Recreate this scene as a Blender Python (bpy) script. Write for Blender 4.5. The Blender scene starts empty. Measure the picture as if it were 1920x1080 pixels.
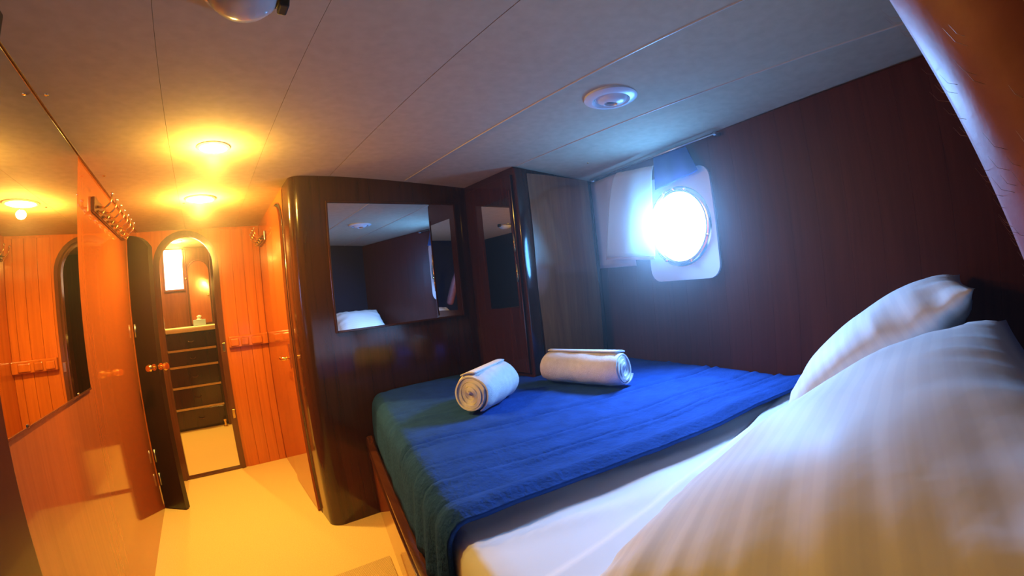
import bpy, bmesh, math, random
from mathutils import Vector, Matrix, noise
random.seed(7)
C = bpy.context.scene
COL = C.collection
R = math.radians
PI = math.pi

# ------------------------------------------------------------------ camera, world, exposure
cd = bpy.data.cameras.new('camera')
cam = bpy.data.objects.new('camera', cd)
COL.objects.link(cam)
C.camera = cam
cd.sensor_fit = 'HORIZONTAL'
cd.sensor_width = 36.0
cd.sensor_height = 20.25
cd.lens = 15.17
cd.clip_start = 0.01
cd.type = 'PANO'                       # the photograph comes from an action camera with a barrel lens
cd.panorama_type = 'FISHEYE_LENS_POLYNOMIAL'
FMM = 809.23 * 36 / 1920
cd.fisheye_fov = R(200)
cd.fisheye_polynomial_k0 = 0.0
cd.fisheye_polynomial_k1 = -1.0 / FMM
cd.fisheye_polynomial_k2 = 0.0
cd.fisheye_polynomial_k3 = 0.08170716 / FMM ** 3
cd.fisheye_polynomial_k4 = 0.0
HC = 1.23
cam.matrix_world = Matrix((
    (0.7740346, 0.0816602, -0.6278551, 0.0),
    (-0.6249730, -0.0602499, -0.7783178, 0.0),
    (-0.1013857, 0.9948375, 0.0043999, HC),
    (0, 0, 0, 1)))
w = bpy.data.worlds.new('world'); C.world = w; w.use_nodes = True
w.node_tree.nodes['Background'].inputs[0].default_value = (0.45, 0.7, 1.0, 1)
w.node_tree.nodes['Background'].inputs[1].default_value = 1.0
vs_ = w.node_tree.nodes.new('ShaderNodeVolumeScatter')          # haze added to imitate lens glow round porthole and lamps
vs_.inputs['Density'].default_value = 0.028
vs_.inputs['Anisotropy'].default_value = 0.90
w.node_tree.links.new(vs_.outputs[0], w.node_tree.nodes['World Output'].inputs['Volume'])
C.view_settings.view_transform = 'Standard'
C.view_settings.look = 'None'
C.view_settings.exposure = 0.0
C.view_settings.gamma = 1.0
C.view_settings.use_curve_mapping = False
C.cycles.max_bounces = 10
C.cycles.diffuse_bounces = 5
C.cycles.glossy_bounces = 6
C.cycles.sample_clamp_indirect = 6.0
C.cycles.caustics_reflective = False
C.cycles.caustics_refractive = False
WARM = (1.0, 0.58, 0.085)
DAY = (0.10, 0.38, 1.0)
LAMP_W = 4.0
DAY_E = 46.0
dl = bpy.data.lights.new('porthole_light', 'AREA'); dl.shape = 'DISK'; dl.size = 0.30
dl.energy = 43.0; dl.color = (0.22, 0.48, 1.0); dl.spread = R(118)
dlo = bpy.data.objects.new('porthole_light', dl); COL.objects.link(dlo)      # sky light falling in through the porthole, downwards
dlo.location = (2.035, 1.135, 1.455)
dlo.rotation_euler = Vector((-0.74, -0.50, -0.62)).to_track_quat('-Z', 'Y').to_euler()

# ------------------------------------------------------------------ materials
def mat(name, col, rough=0.5, metal=0.0, spec=0.5, coat=0.0):
    m = bpy.data.materials.new(name); m.use_nodes = True
    b = m.node_tree.nodes['Principled BSDF']
    b.inputs['Base Color'].default_value = (*col, 1)
    b.inputs['Roughness'].default_value = rough
    b.inputs['Metallic'].default_value = metal
    b.inputs['Specular IOR Level'].default_value = spec
    b.inputs['Coat Weight'].default_value = coat
    b.inputs['Coat Roughness'].default_value = 0.06
    return m, m.node_tree, b

def emit(name, col, s):
    m, nt, b = mat(name, (0.8, 0.8, 0.8), 0.4)
    b.inputs['Emission Color'].default_value = (*col, 1)
    b.inputs['Emission Strength'].default_value = s
    return m

def coords(nt, scale, kind='Object'):
    t = nt.nodes.new('ShaderNodeTexCoord'); mp = nt.nodes.new('ShaderNodeMapping')
    mp.inputs['Scale'].default_value = scale
    nt.links.new(t.outputs[kind], mp.inputs['Vector'])
    return mp.outputs['Vector']

def wood(name, dark, light, rough=0.16, axis='z', coat=0.25, bump=0.03, var=0.0, spec=0.5):
    m, nt, b = mat(name, light, rough, coat=coat, spec=spec)
    sc = {'z': (34, 34, 1.6), 'y': (34, 1.6, 34), 'x': (1.6, 34, 34)}[axis]
    v = coords(nt, sc)
    n = nt.nodes.new('ShaderNodeTexNoise'); n.inputs['Scale'].default_value = 1.0
    n.inputs['Detail'].default_value = 6; n.inputs['Roughness'].default_value = 0.65; n.inputs['Distortion'].default_value = 0.6
    nt.links.new(v, n.inputs['Vector'])
    cr = nt.nodes.new('ShaderNodeValToRGB')
    cr.color_ramp.elements[0].position = 0.32; cr.color_ramp.elements[0].color = (*dark, 1)
    cr.color_ramp.elements[1].position = 0.70; cr.color_ramp.elements[1].color = (*light, 1)
    nt.links.new(n.outputs['Fac'], cr.inputs['Fac'])
    out = cr.outputs['Color']
    if var:
        oi = nt.nodes.new('ShaderNodeObjectInfo')
        hs = nt.nodes.new('ShaderNodeHueSaturation')
        mr = nt.nodes.new('ShaderNodeMapRange')
        mr.inputs['To Min'].default_value = 1 - var; mr.inputs['To Max'].default_value = 1 + var
        nt.links.new(oi.outputs['Random'], mr.inputs['Value'])
        nt.links.new(mr.outputs['Result'], hs.inputs['Value'])
        nt.links.new(out, hs.inputs['Color']); out = hs.outputs['Color']
    nt.links.new(out, b.inputs['Base Color'])
    if bump:
        bp = nt.nodes.new('ShaderNodeBump'); bp.inputs['Strength'].default_value = bump; bp.inputs['Distance'].default_value = 0.004
        nt.links.new(n.outputs['Fac'], bp.inputs['Height']); nt.links.new(bp.outputs['Normal'], b.inputs['Normal'])
    return m

def cloth(name, col, col2, scale=300, rough=0.9, bump=0.25, big=6.0, sheen=0.0):
    m, nt, b = mat(name, col, rough, spec=0.2)
    b.inputs['Sheen Weight'].default_value = sheen
    v = coords(nt, (1, 1, 1))
    n = nt.nodes.new('ShaderNodeTexNoise'); n.inputs['Scale'].default_value = big; n.inputs['Detail'].default_value = 5
    f = nt.nodes.new('ShaderNodeTexNoise'); f.inputs['Scale'].default_value = scale; f.inputs['Detail'].default_value = 3
    nt.links.new(v, n.inputs['Vector']); nt.links.new(v, f.inputs['Vector'])
    cr = nt.nodes.new('ShaderNodeValToRGB')
    cr.color_ramp.elements[0].position = 0.3; cr.color_ramp.elements[0].color = (*col2, 1)
    cr.color_ramp.elements[1].position = 0.7; cr.color_ramp.elements[1].color = (*col, 1)
    nt.links.new(n.outputs['Fac'], cr.inputs['Fac']); nt.links.new(cr.outputs['Color'], b.inputs['Base Color'])
    bp = nt.nodes.new('ShaderNodeBump'); bp.inputs['Strength'].default_value = bump; bp.inputs['Distance'].default_value = 0.004
    nt.links.new(f.outputs['Fac'], bp.inputs['Height']); nt.links.new(bp.outputs['Normal'], b.inputs['Normal'])
    return m

def striped_cotton(name):
    m, nt, b = mat(name, (0.78, 0.78, 0.78), 0.6, spec=0.25)
    v = coords(nt, (1, 1, 1))
    wv = nt.nodes.new('ShaderNodeTexWave'); wv.wave_type = 'BANDS'; wv.bands_direction = 'Y'
    wv.inputs['Scale'].default_value = 10; wv.inputs['Distortion'].default_value = 0.4
    nt.links.new(v, wv.inputs['Vector'])
    cr = nt.nodes.new('ShaderNodeValToRGB')
    cr.color_ramp.elements[0].position = 0.35; cr.color_ramp.elements[0].color = (0.76, 0.76, 0.77, 1)
    cr.color_ramp.elements[1].position = 0.6; cr.color_ramp.elements[1].color = (0.80, 0.80, 0.80, 1)
    nt.links.new(wv.outputs['Fac'], cr.inputs['Fac']); nt.links.new(cr.outputs['Color'], b.inputs['Base Color'])
    n = nt.nodes.new('ShaderNodeTexNoise'); n.inputs['Scale'].default_value = 9; n.inputs['Detail'].default_value = 4
    nt.links.new(v, n.inputs['Vector'])
    bp = nt.nodes.new('ShaderNodeBump'); bp.inputs['Strength'].default_value = 0.2; bp.inputs['Distance'].default_value = 0.012
    nt.links.new(n.outputs['Fac'], bp.inputs['Height']); nt.links.new(bp.outputs['Normal'], b.inputs['Normal'])
    return m

def speckle(name, a, c, scale, rough=0.8, bump=0.1):
    m, nt, b = mat(name, a, rough, spec=0.3)
    v = coords(nt, (1, 1, 1))
    n = nt.nodes.new('ShaderNodeTexNoise'); n.inputs['Scale'].default_value = scale; n.inputs['Detail'].default_value = 6
    nt.links.new(v, n.inputs['Vector'])
    cr = nt.nodes.new('ShaderNodeValToRGB')
    cr.color_ramp.elements[0].position = 0.3; cr.color_ramp.elements[0].color = (*c, 1)
    cr.color_ramp.elements[1].position = 0.7; cr.color_ramp.elements[1].color = (*a, 1)
    nt.links.new(n.outputs['Fac'], cr.inputs['Fac']); nt.links.new(cr.outputs['Color'], b.inputs['Base Color'])
    bp = nt.nodes.new('ShaderNodeBump'); bp.inputs['Strength'].default_value = bump; bp.inputs['Distance'].default_value = 0.004
    nt.links.new(n.outputs['Fac'], bp.inputs['Height']); nt.links.new(bp.outputs['Normal'], b.inputs['Normal'])
    return m

M = {}
M['mahogany'] = wood('mahogany', (0.46, 0.112, 0.012), (0.60, 0.162, 0.018), 0.17)
M['mahogany_plank'] = wood('mahogany_plank', (0.46, 0.112, 0.012), (0.60, 0.162, 0.018), 0.2, var=0.12)
M['gloss_panel'] = wood('gloss_panel', (0.36, 0.085, 0.016), (0.46, 0.115, 0.022), 0.07, coat=0.2, bump=0.0, spec=0.55)
M['hull_plank'] = wood('hull_plank', (0.062, 0.013, 0.007), (0.095, 0.021, 0.011), 0.45, var=0.07, coat=0.0, spec=0.15)
M['dark_wood'] = wood('dark_wood', (0.030, 0.009, 0.005), (0.060, 0.018, 0.009), 0.14)
M['dark_trim'] = wood('dark_trim', (0.035, 0.010, 0.006), (0.07, 0.02, 0.010), 0.12)
M['rail_wood'] = wood('rail_wood', (0.05, 0.014, 0.006), (0.10, 0.03, 0.012), 0.16, axis='y')
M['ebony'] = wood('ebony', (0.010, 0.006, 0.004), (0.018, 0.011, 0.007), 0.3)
M['casing'] = wood('casing', (0.085, 0.024, 0.010), (0.16, 0.05, 0.018), 0.16)
M['burl'] = wood('burl', (0.22, 0.054, 0.014), (0.34, 0.095, 0.026), 0.12, coat=0.6, spec=0.5)
M['burl'].node_tree.nodes['Principled BSDF'].inputs['IOR'].default_value = 2.0
M['ceiling'] = speckle('ceiling_vinyl', (0.55, 0.44, 0.30), (0.48, 0.38, 0.255), 26, 0.9, 0.06)
M["ceiling"].node_tree.nodes["Principled BSDF"].inputs["Specular IOR Level"].default_value = 0.1
M['bead'] = mat('bead_trim', (0.55, 0.50, 0.42), 0.35)[0]
M['carpet'] = speckle('carpet_cream', (0.86, 0.68, 0.31), (0.76, 0.58, 0.25), 160, 0.95, 0.35)
M['brass'] = mat('polished_brass', (0.85, 0.60, 0.22), 0.16, 1.0)[0]
M['chrome'] = mat('chrome', (0.8, 0.8, 0.8), 0.12, 1.0)[0]
M['steel'] = mat('brushed_steel', (0.55, 0.55, 0.56), 0.3, 1.0)[0]
M['mirror'] = mat('mirror_glass', (0.82, 0.84, 0.84), 0.0, 1.0)[0]
M['white_plastic'] = mat('white_plastic', (0.7, 0.7, 0.72), 0.25)[0]
M['grey_glass'] = mat('frosted_glass', (0.5, 0.48, 0.45), 0.15)[0]
M['blanket'] = cloth('blue_fleece', (0.019, 0.070, 0.30), (0.014, 0.052, 0.22), 75, 0.95, 0.9, 14, sheen=0.0)
M['blanket'].node_tree.nodes['Principled BSDF'].inputs['Specular IOR Level'].default_value = 0.05
M['sheet'] = cloth('white_sheet', (0.80, 0.80, 0.80), (0.77, 0.77, 0.78), 500, 0.8, 0.06, 5)
M['pillow'] = striped_cotton('satin_stripe_cotton')
M['terry'] = cloth('white_terry', (0.82, 0.80, 0.79), (0.72, 0.70, 0.69), 260, 0.95, 0.7, 40)
M['curtain'] = cloth('cream_curtain', (0.78, 0.74, 0.62), (0.74, 0.70, 0.58), 400, 0.85, 0.1, 4)
M['lining'] = cloth('lilac_lining', (0.55, 0.50, 0.55), (0.50, 0.45, 0.50), 400, 0.85, 0.1, 4)
M['blue_curtain'] = cloth('blue_curtain', (0.05, 0.16, 0.55), (0.04, 0.13, 0.45), 400, 0.85, 0.1, 4)
M['navy'] = cloth('navy_padding', (0.008, 0.012, 0.032), (0.006, 0.009, 0.024), 200, 0.8, 0.2, 5)
M['black'] = mat('matt_black', (0.006, 0.006, 0.007), 0.6)[0]
M['lamp_on'] = emit('lamp_lens_lit', (1.0, 0.74, 0.42), 9.0 * LAMP_W)
M['lamp_ring'] = mat('lamp_ring', (0.7, 0.6, 0.45), 0.3)[0]
M['daylight'] = emit('porthole_daylight', DAY, DAY_E)
M['plate'] = mat('porthole_plate', (0.62, 0.64, 0.70), 0.35)[0]
M['marble'] = speckle('white_marble', (0.85, 0.80, 0.70), (0.78, 0.72, 0.62), 12, 0.25, 0.0)
M['gold_strip'] = speckle('gold_strip', (0.62, 0.45, 0.24), (0.50, 0.34, 0.16), 90, 0.4, 0.1)
M['tissue'] = mat('tissue_box', (0.35, 0.50, 0.75), 0.6)[0]
M['paper'] = mat('tissue_paper', (0.85, 0.87, 0.9), 0.9)[0]
M['far_window'] = emit('far_window_daylight', (0.62, 0.76, 1.0), 2.2)

def mat_translucent(name, col):
    m = bpy.data.materials.new(name); m.use_nodes = True
    nt = m.node_tree; b = nt.nodes['Principled BSDF']; o = nt.nodes['Material Output']
    b.inputs['Base Color'].default_value = (*col, 1); b.inputs['Roughness'].default_value = 0.9
    t = nt.nodes.new('ShaderNodeBsdfTranslucent'); t.inputs[0].default_value = (*col, 1)
    x = nt.nodes.new('ShaderNodeMixShader'); x.inputs[0].default_value = 0.68
    nt.links.new(b.outputs[0], x.inputs[1]); nt.links.new(t.outputs[0], x.inputs[2]); nt.links.new(x.outputs[0], o.inputs['Surface'])
    return m
M['curtain'] = mat_translucent('cream_curtain_cloth', (0.94, 0.90, 0.80))
M['blue_curtain'] = mat_translucent('blue_curtain_cloth', (0.06, 0.22, 0.70))

def rib_mat():
    m, nt, b = mat('ribbed_mat', (0.62, 0.50, 0.32), 0.95)
    v = coords(nt, (1, 1, 1))
    wv = nt.nodes.new('ShaderNodeTexWave'); wv.bands_direction = 'X'; wv.inputs['Scale'].default_value = 38; wv.inputs['Distortion'].default_value = 0.3
    w2 = nt.nodes.new('ShaderNodeTexWave'); w2.bands_direction = 'Y'; w2.inputs['Scale'].default_value = 30; w2.inputs['Distortion'].default_value = 0.3
    nt.links.new(v, wv.inputs['Vector']); nt.links.new(v, w2.inputs['Vector'])
    mx = nt.nodes.new('ShaderNodeMath'); mx.operation = 'MULTIPLY'
    nt.links.new(wv.outputs['Fac'], mx.inputs[0]); nt.links.new(w2.outputs['Fac'], mx.inputs[1])
    cr = nt.nodes.new('ShaderNodeValToRGB')
    cr.color_ramp.elements[0].color = (0.55, 0.40, 0.18, 1); cr.color_ramp.elements[1].color = (0.85, 0.68, 0.36, 1)
    nt.links.new(mx.outputs[0], cr.inputs['Fac']); nt.links.new(cr.outputs['Color'], b.inputs['Base Color'])
    bp = nt.nodes.new('ShaderNodeBump'); bp.inputs['Strength'].default_value = 0.5; bp.inputs['Distance'].default_value = 0.004
    nt.links.new(mx.outputs[0], bp.inputs['Height']); nt.links.new(bp.outputs['Normal'], b.inputs['Normal'])
    return m
M['rib'] = rib_mat()

def skin_mat():
    m, nt, b = mat('skin', (0.42, 0.17, 0.11), 0.5)
    b.inputs['Subsurface Weight'].default_value = 0.15
    b.inputs['Subsurface Radius'].default_value = (0.02, 0.008, 0.004)
    b.inputs['Subsurface Scale'].default_value = 0.3
    v = coords(nt, (1, 1, 1))
    n = nt.nodes.new('ShaderNodeTexNoise'); n.inputs['Scale'].default_value = 45; n.inputs['Detail'].default_value = 6
    nt.links.new(v, n.inputs['Vector'])
    cr = nt.nodes.new('ShaderNodeValToRGB')
    cr.color_ramp.elements[0].position = 0.3; cr.color_ramp.elements[0].color = (0.22, 0.066, 0.075, 1)
    cr.color_ramp.elements[1].position = 0.7; cr.color_ramp.elements[1].color = (0.30, 0.105, 0.11, 1)
    nt.links.new(n.outputs['Fac'], cr.inputs['Fac']); nt.links.new(cr.outputs['Color'], b.inputs['Base Color'])
    bp = nt.nodes.new('ShaderNodeBump'); bp.inputs['Strength'].default_value = 0.2; bp.inputs['Distance'].default_value = 0.003
    nt.links.new(n.outputs['Fac'], bp.inputs['Height']); nt.links.new(bp.outputs['Normal'], b.inputs['Normal'])
    return m
M['skin'] = skin_mat()
M['hair'] = mat('arm_hair', (0.55, 0.42, 0.30), 0.4)[0]

# ------------------------------------------------------------------ mesh helpers
def box(bm, x0, x1, y0, y1, z0, z1, bev=0.0, seg=2):
    vs = [bm.verts.new(p) for p in ((x0,y0,z0),(x1,y0,z0),(x1,y1,z0),(x0,y1,z0),(x0,y0,z1),(x1,y0,z1),(x1,y1,z1),(x0,y1,z1))]
    fs = [bm.faces.new([vs[i] for i in q]) for q in ((3,2,1,0),(4,5,6,7),(0,1,5,4),(1,2,6,5),(2,3,7,6),(3,0,4,7))]
    if bev:
        es = {e for f in fs for e in f.edges}
        bmesh.ops.bevel(bm, geom=list(es), offset=bev, segments=seg, affect='EDGES', profile=0.5)
    return vs

def obox(bm, o, ax, ay, az, bev=0.0, seg=2):
    """box from corner o along three vectors"""
    o, ax, ay, az = map(Vector, (o, ax, ay, az))
    vs = [bm.verts.new(o + ax*i + ay*j + az*k) for k in (0,1) for (i,j) in ((0,0),(1,0),(1,1),(0,1))]
    fs = [bm.faces.new([vs[i] for i in q]) for q in ((3,2,1,0),(4,5,6,7),(0,1,5,4),(1,2,6,5),(2,3,7,6),(3,0,4,7))]
    if bev:
        es = {e for f in fs for e in f.edges}
        bmesh.ops.bevel(bm, geom=list(es), offset=bev, segments=seg, affect='EDGES', profile=0.5)

def prism(bm, poly, z0, z1):
    a = [bm.verts.new((x, y, z0)) for x, y in poly]
    b = [bm.verts.new((x, y, z1)) for x, y in poly]
    n = len(poly)
    for i in range(n):
        bm.faces.new((a[i], a[(i+1) % n], b[(i+1) % n], b[i]))
    bm.faces.new(list(reversed(a))); bm.faces.new(b)

def tube(bm, pts, r, seg=10, cap=True):
    pts = [Vector(p) for p in pts]
    rr = r if isinstance(r, (list, tuple)) else [r] * len(pts)
    rings = []
    prev = None
    for i, p in enumerate(pts):
        t = (pts[min(i+1, len(pts)-1)] - pts[max(i-1, 0)]).normalized()
        if prev is None:
            a = Vector((0, 0, 1)) if abs(t.z) < 0.9 else Vector((1, 0, 0))
            u = t.cross(a).normalized()
        else:
            u = (prev - t * prev.dot(t)).normalized()
        prev = u
        v = t.cross(u)
        rings.append([bm.verts.new(p + (u*math.cos(2*PI*k/seg) + v*math.sin(2*PI*k/seg)) * rr[i]) for k in range(seg)])
    for a, b in zip(rings, rings[1:]):
        for k in range(seg):
            bm.faces.new((a[k], a[(k+1) % seg], b[(k+1) % seg], b[k]))
    if cap:
        bm.faces.new(list(reversed(rings[0]))); bm.faces.new(rings[-1])

def lathe(bm, prof, mtx, seg=32):
    """prof = [(r, h)], revolved about local z, placed by mtx"""
    rings = []
    for r, h in prof:
        if r < 1e-6:
            rings.append([bm.verts.new(mtx @ Vector((0, 0, h)))])
        else:
            rings.append([bm.verts.new(mtx @ Vector((r*math.cos(2*PI*k/seg), r*math.sin(2*PI*k/seg), h))) for k in range(seg)])
    for a, b in zip(rings, rings[1:]):
        for k in range(seg):
            q = (a[k % len(a)], a[(k+1) % len(a)], b[(k+1) % len(b)], b[k % len(b)])
            q = list(dict.fromkeys(q))
            if len(q) > 2:
                bm.faces.new(q)

def grid(bm, fn, nu, nv):
    vs = [[bm.verts.new(fn(i/nu, j/nv)) for j in range(nv+1)] for i in range(nu+1)]
    for i in range(nu):
        for j in range(nv):
            bm.faces.new((vs[i][j], vs[i+1][j], vs[i+1][j+1], vs[i][j+1]))
    return vs

def make(name, bm, m, parent=None, smooth=False, local=False, auto=None):
    bmesh.ops.recalc_face_normals(bm, faces=bm.faces[:])
    me = bpy.data.meshes.new(name)
    off = Vector((0, 0, 0))
    if parent is not None and not local:
        p = parent
        while p is not None:
            off = off + Vector(p.location); p = p.parent
        bmesh.ops.translate(bm, verts=bm.verts[:], vec=-off)
    bm.to_mesh(me); bm.free()
    if smooth:
        me.polygons.foreach_set('use_smooth', [True] * len(me.polygons))
        if auto:
            me.set_sharp_from_angle(angle=R(auto))
    me.materials.append(m)
    o = bpy.data.objects.new(name, me); COL.objects.link(o)
    o.parent = parent
    return o

def thing(name, label, cat, loc, group=None, rot=None):
    o = bpy.data.objects.new(name, None); COL.objects.link(o)
    o.location = loc; o.empty_display_size = 0.1
    if rot: o.rotation_euler = rot
    tag(o, label, cat, group)
    return o

def tag(o, label, cat, group=None):
    o['label'] = label; o['category'] = cat; o['kind'] = 'thing'
    if group: o['group'] = group

def structure(o, label=None):
    o['kind'] = 'structure'
    if label: o['label'] = label
    return o

def NB(): return bmesh.new()

# ------------------------------------------------------------------ room measures
XL = -0.49                       # left wall face
XS = 0.45                        # wall with the narrow door
YF = 3.77                        # partition with the archway
YB = -0.34                       # wall behind the pillows
def hullx(y): return 1.865 + 0.2 * y
HT = Vector((0.2, 1, 0)).normalized()          # along the hull side, forward
HN = Vector((-1, 0.2, 0)).normalized()         # out of the hull side into the cabin
def hull(y, z, off=0.0):
    return Vector((hullx(y), y, z)) + HN * off
def ceilz(x):
    return 1.937 - 0.04 * abs(x - 0.7) ** 1.3 * (1.0 if x > 0.7 else 0.45)
def railx(y): return 0.41 + 0.2505 * (y - 1.03)

# ------------------------------------------------------------------ floor
bm = NB(); box(bm, -1.2, 3.0, YB - 0.1, 6.4, -0.05, 0.0)
structure(make('floor', bm, M['carpet']), 'cream carpeted cabin floor')

# ------------------------------------------------------------------ ceiling : backing, panels, bead strips, screws
def ceil_strip(bm, x0, x1, y0, y1, dz, th, n=6):
    vs_lo, vs_hi = [], []
    for j in (y0, y1):
        vs_lo.append([bm.verts.new((x0 + (x1-x0)*i/n, j, ceilz(x0 + (x1-x0)*i/n) + dz)) for i in range(n+1)])
        vs_hi.append([bm.verts.new((x0 + (x1-x0)*i/n, j, ceilz(x0 + (x1-x0)*i/n) + dz + th)) for i in range(n+1)])
    for i in range(n):
        bm.faces.new((vs_lo[0][i], vs_lo[0][i+1], vs_lo[1][i+1], vs_lo[1][i]))
        bm.faces.new((vs_hi[0][i], vs_hi[1][i], vs_hi[1][i+1], vs_hi[0][i+1]))
        bm.faces.new((vs_lo[0][i], vs_hi[0][i], vs_hi[0][i+1], vs_lo[0][i+1]))
        bm.faces.new((vs_lo[1][i], vs_lo[1][i+1], vs_hi[1][i+1], vs_hi[1][i]))
    for i in (0, n):
        bm.faces.new((vs_lo[0][i], vs_lo[1][i], vs_hi[1][i], vs_hi[0][i]))
bm = NB(); ceil_strip(bm, -1.2, 3.0, YB - 0.1, YF + 0.05, 0.006, 0.03, 30)
ceiling = structure(make('ceiling', bm, M['ceiling'], smooth=True, auto=30), 'low cambered cabin ceiling in long panels')
seams = [-0.56, -0.123, 0.263, 0.675, 1.127, 1.577, 2.62]
for i, (a, b) in enumerate(zip(seams, seams[1:])):
    bm = NB(); ceil_strip(bm, a + (0.0006 if a < 0.3 else 0.0014), b - (0.0006 if b < 0.3 else 0.0014), YB - 0.05, YF + 0.03, 0.0, 0.012)
    make('ceiling_panel', bm, M['ceiling'], ceiling, smooth=True, auto=30)
bm = NB(); box(bm, -1.05, 0.70, YF + 0.05, 6.1, 2.105, 2.135)
make('ceiling_panel', bm, M['ceiling'], ceiling, smooth=True, auto=30)
for x in (1.127, 1.577):
    bm = NB(); tube(bm, [(x, YB, ceilz(x) - 0.000), (x, 2.3 if x < 1.5 else 1.8, ceilz(x) - 0.000)], 0.0035, 6)
    make('bead_strip', bm, M['bead'], ceiling)
for x, y in ((-0.455, 1.47), (-0.10, 2.9), (-0.44, 2.3), (1.9, 1.55)):
    bm = NB(); lathe(bm, [(0, -0.003), (0.006, -0.002), (0.008, 0.001)], Matrix.Translation((x, y, ceilz(x))), 12)
    make('screw', bm, M['brass'], ceiling)

# ------------------------------------------------------------------ left wall (glossy panel), back wall
bm = NB(); box(bm, XL - 0.05, XL, YB - 0.1, YF + 0.06, 0, 1.99)
wall_left = structure(make('wall_left', bm, M['gloss_panel']), 'glossy varnished mahogany wall on the aisle')
bm = NB(); box(bm, XL + 0.0005, XL + 0.011, 1.092, YF - 0.001, 1.9125, 1.93, 0.003); make('cove_bead', bm, M['casing'], wall_left)
bm = NB(); box(bm, XL - 0.3, 2.2, YB - 0.06, YB, 0, 1.99)
structure(make('wall_back', bm, M['navy']), 'dark wall behind the head of the bed')
bm = NB(); box(bm, XL - 0.02, XL + 0.052, YB + 0.01, 1.09, 0, 1.925, 0.012, 3)  # real front edge; unseen length behind added to darken the cupboard mirror
structure(make('trim_1', bm, M['ebony']), 'dark upright panel at the near end of the mirror')

# ------------------------------------------------------------------ partition with archway
AX0, AX1, AZ = -0.345, 0.082, 1.645      # clear opening and spring height
ACX = (AX0 + AX1) / 2; AR = (AX1 - AX0) / 2
def arch(r_add=0.0, n=16, top=0.235):
    pts = [(AX0 - r_add, 0.0), (AX0 - r_add, AZ)]
    for k in range(1, n):
        a = PI - PI * k / n
        pts.append((ACX + (AR + r_add) * math.cos(a), AZ + (top + r_add) * math.sin(a)))
    pts += [(AX1 + r_add, AZ), (AX1 + r_add, 0.0)]
    return pts
def wall_with_arch(bm, x0, x1, zt, y0, y1):
    inner = arch()
    outer = []
    for (x, z) in inner:
        if z <= 0: outer.append((x0 if x < ACX else x1, 0.0))
        elif z <= AZ: outer.append((x0 if x < ACX else x1, AZ))
        else:
            t = (x - AX0) / (AX1 - AX0)
            if t < 0.2: outer.append((x0, AZ + (zt - AZ) * t / 0.2))
            elif t > 0.8: outer.append((x1, AZ + (zt - AZ) * (1 - t) / 0.2))
            else: outer.append((x0 + (x1 - x0) * (t - 0.2) / 0.6, zt))
    n = len(inner)
    V = [[bm.verts.new((p[0], y, p[1])) for p in ps] for y in (y0, y1) for ps in (inner, outer)]
    for i in range(n - 1):
        bm.faces.new((V[0][i], V[0][i+1], V[1][i+1], V[1][i]))
        bm.faces.new((V[2][i], V[3][i], V[3][i+1], V[2][i+1]))
        bm.faces.new((V[0][i], V[2][i], V[2][i+1], V[0][i+1]))
        bm.faces.new((V[1][i], V[1][i+1], V[3][i+1], V[3][i]))
bm = NB(); wall_with_arch(bm, XL - 0.6, 1.0, 2.16, YF, YF + 0.05)
wall_far = structure(make('wall_front', bm, M['mahogany']), 'mahogany partition with an arched doorway')
xs = [0.135, 0.225, 0.315, 0.395, 0.449]
for a, b in zip(xs, xs[1:]):
    bm = NB(); box(bm, a + 0.0012, b - 0.0012, YF - 0.010, YF + 0.004, 0.0, 1.912, 0.0015, 1)
    make('plank', bm, M['mahogany_plank'], wall_far)
# casing round the arch: two stepped mouldings swept along the profile
def sweep_arch(bm, a0, a1, y0, y1):
    p0, p1 = arch(a0), arch(a1)
    V = [[bm.verts.new((p[0], y, p[1])) for p in ps] for y in (y0, y1) for ps in (p0, p1)]
    n = len(p0)
    for i in range(n - 1):
        bm.faces.new((V[0][i], V[0][i+1], V[1][i+1], V[1][i]))
        bm.faces.new((V[2][i], V[3][i], V[3][i+1], V[2][i+1]))
        bm.faces.new((V[0][i], V[2][i], V[2][i+1], V[0][i+1]))
        bm.faces.new((V[1][i], V[1][i+1], V[3][i+1], V[3][i]))
    for i in (0, n - 1):
        bm.faces.new((V[0][i], V[1][i], V[3][i], V[2][i]))
bm = NB(); sweep_arch(bm, 0.0, 0.034, YF - 0.016, YF)
trim2 = structure(make('trim_2', bm, M['casing'], smooth=True, auto=40), 'arched casing round the doorway')
bm = NB(); sweep_arch(bm, 0.004, 0.018, YF - 0.024, YF - 0.016); make('moulding', bm, M['casing'], trim2, smooth=True, auto=40)
bm = NB(); sweep_arch(bm, -0.012, 0.0, YF - 0.006, YF + 0.05); make('jamb', bm, M['casing'], trim2, smooth=True, auto=40)
bm = NB(); box(bm, AX0, AX1, YF - 0.015, YF + 0.055, 0.0, 0.012, 0.004); make('sill', bm, M['casing'], trim2)
for z in (0.95, 0.42):
    bm = NB(); box(bm, AX1 + 0.004, AX1 + 0.026, YF - 0.0285, YF - 0.0235, z, z + 0.07, 0.002); make('strike_plate', bm, M['brass'], trim2)

# handrail on the partition
bm = NB(); box(bm, 0.137, 0.448, YF - 0.052, YF - 0.010, 0.975, 1.062, 0.006)
trim3 = structure(make('trim_3', bm, M['mahogany']), 'moulded wooden handrail across the partition')
for x0, x1 in ((0.150, 0.215), (0.232, 0.292), (0.315, 0.40)):
    bm = NB(); box(bm, x0, x1, YF - 0.064, YF - 0.052, 0.985, 1.045, 0.008); make('block', bm, M['mahogany_plank'], trim3)

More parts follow.
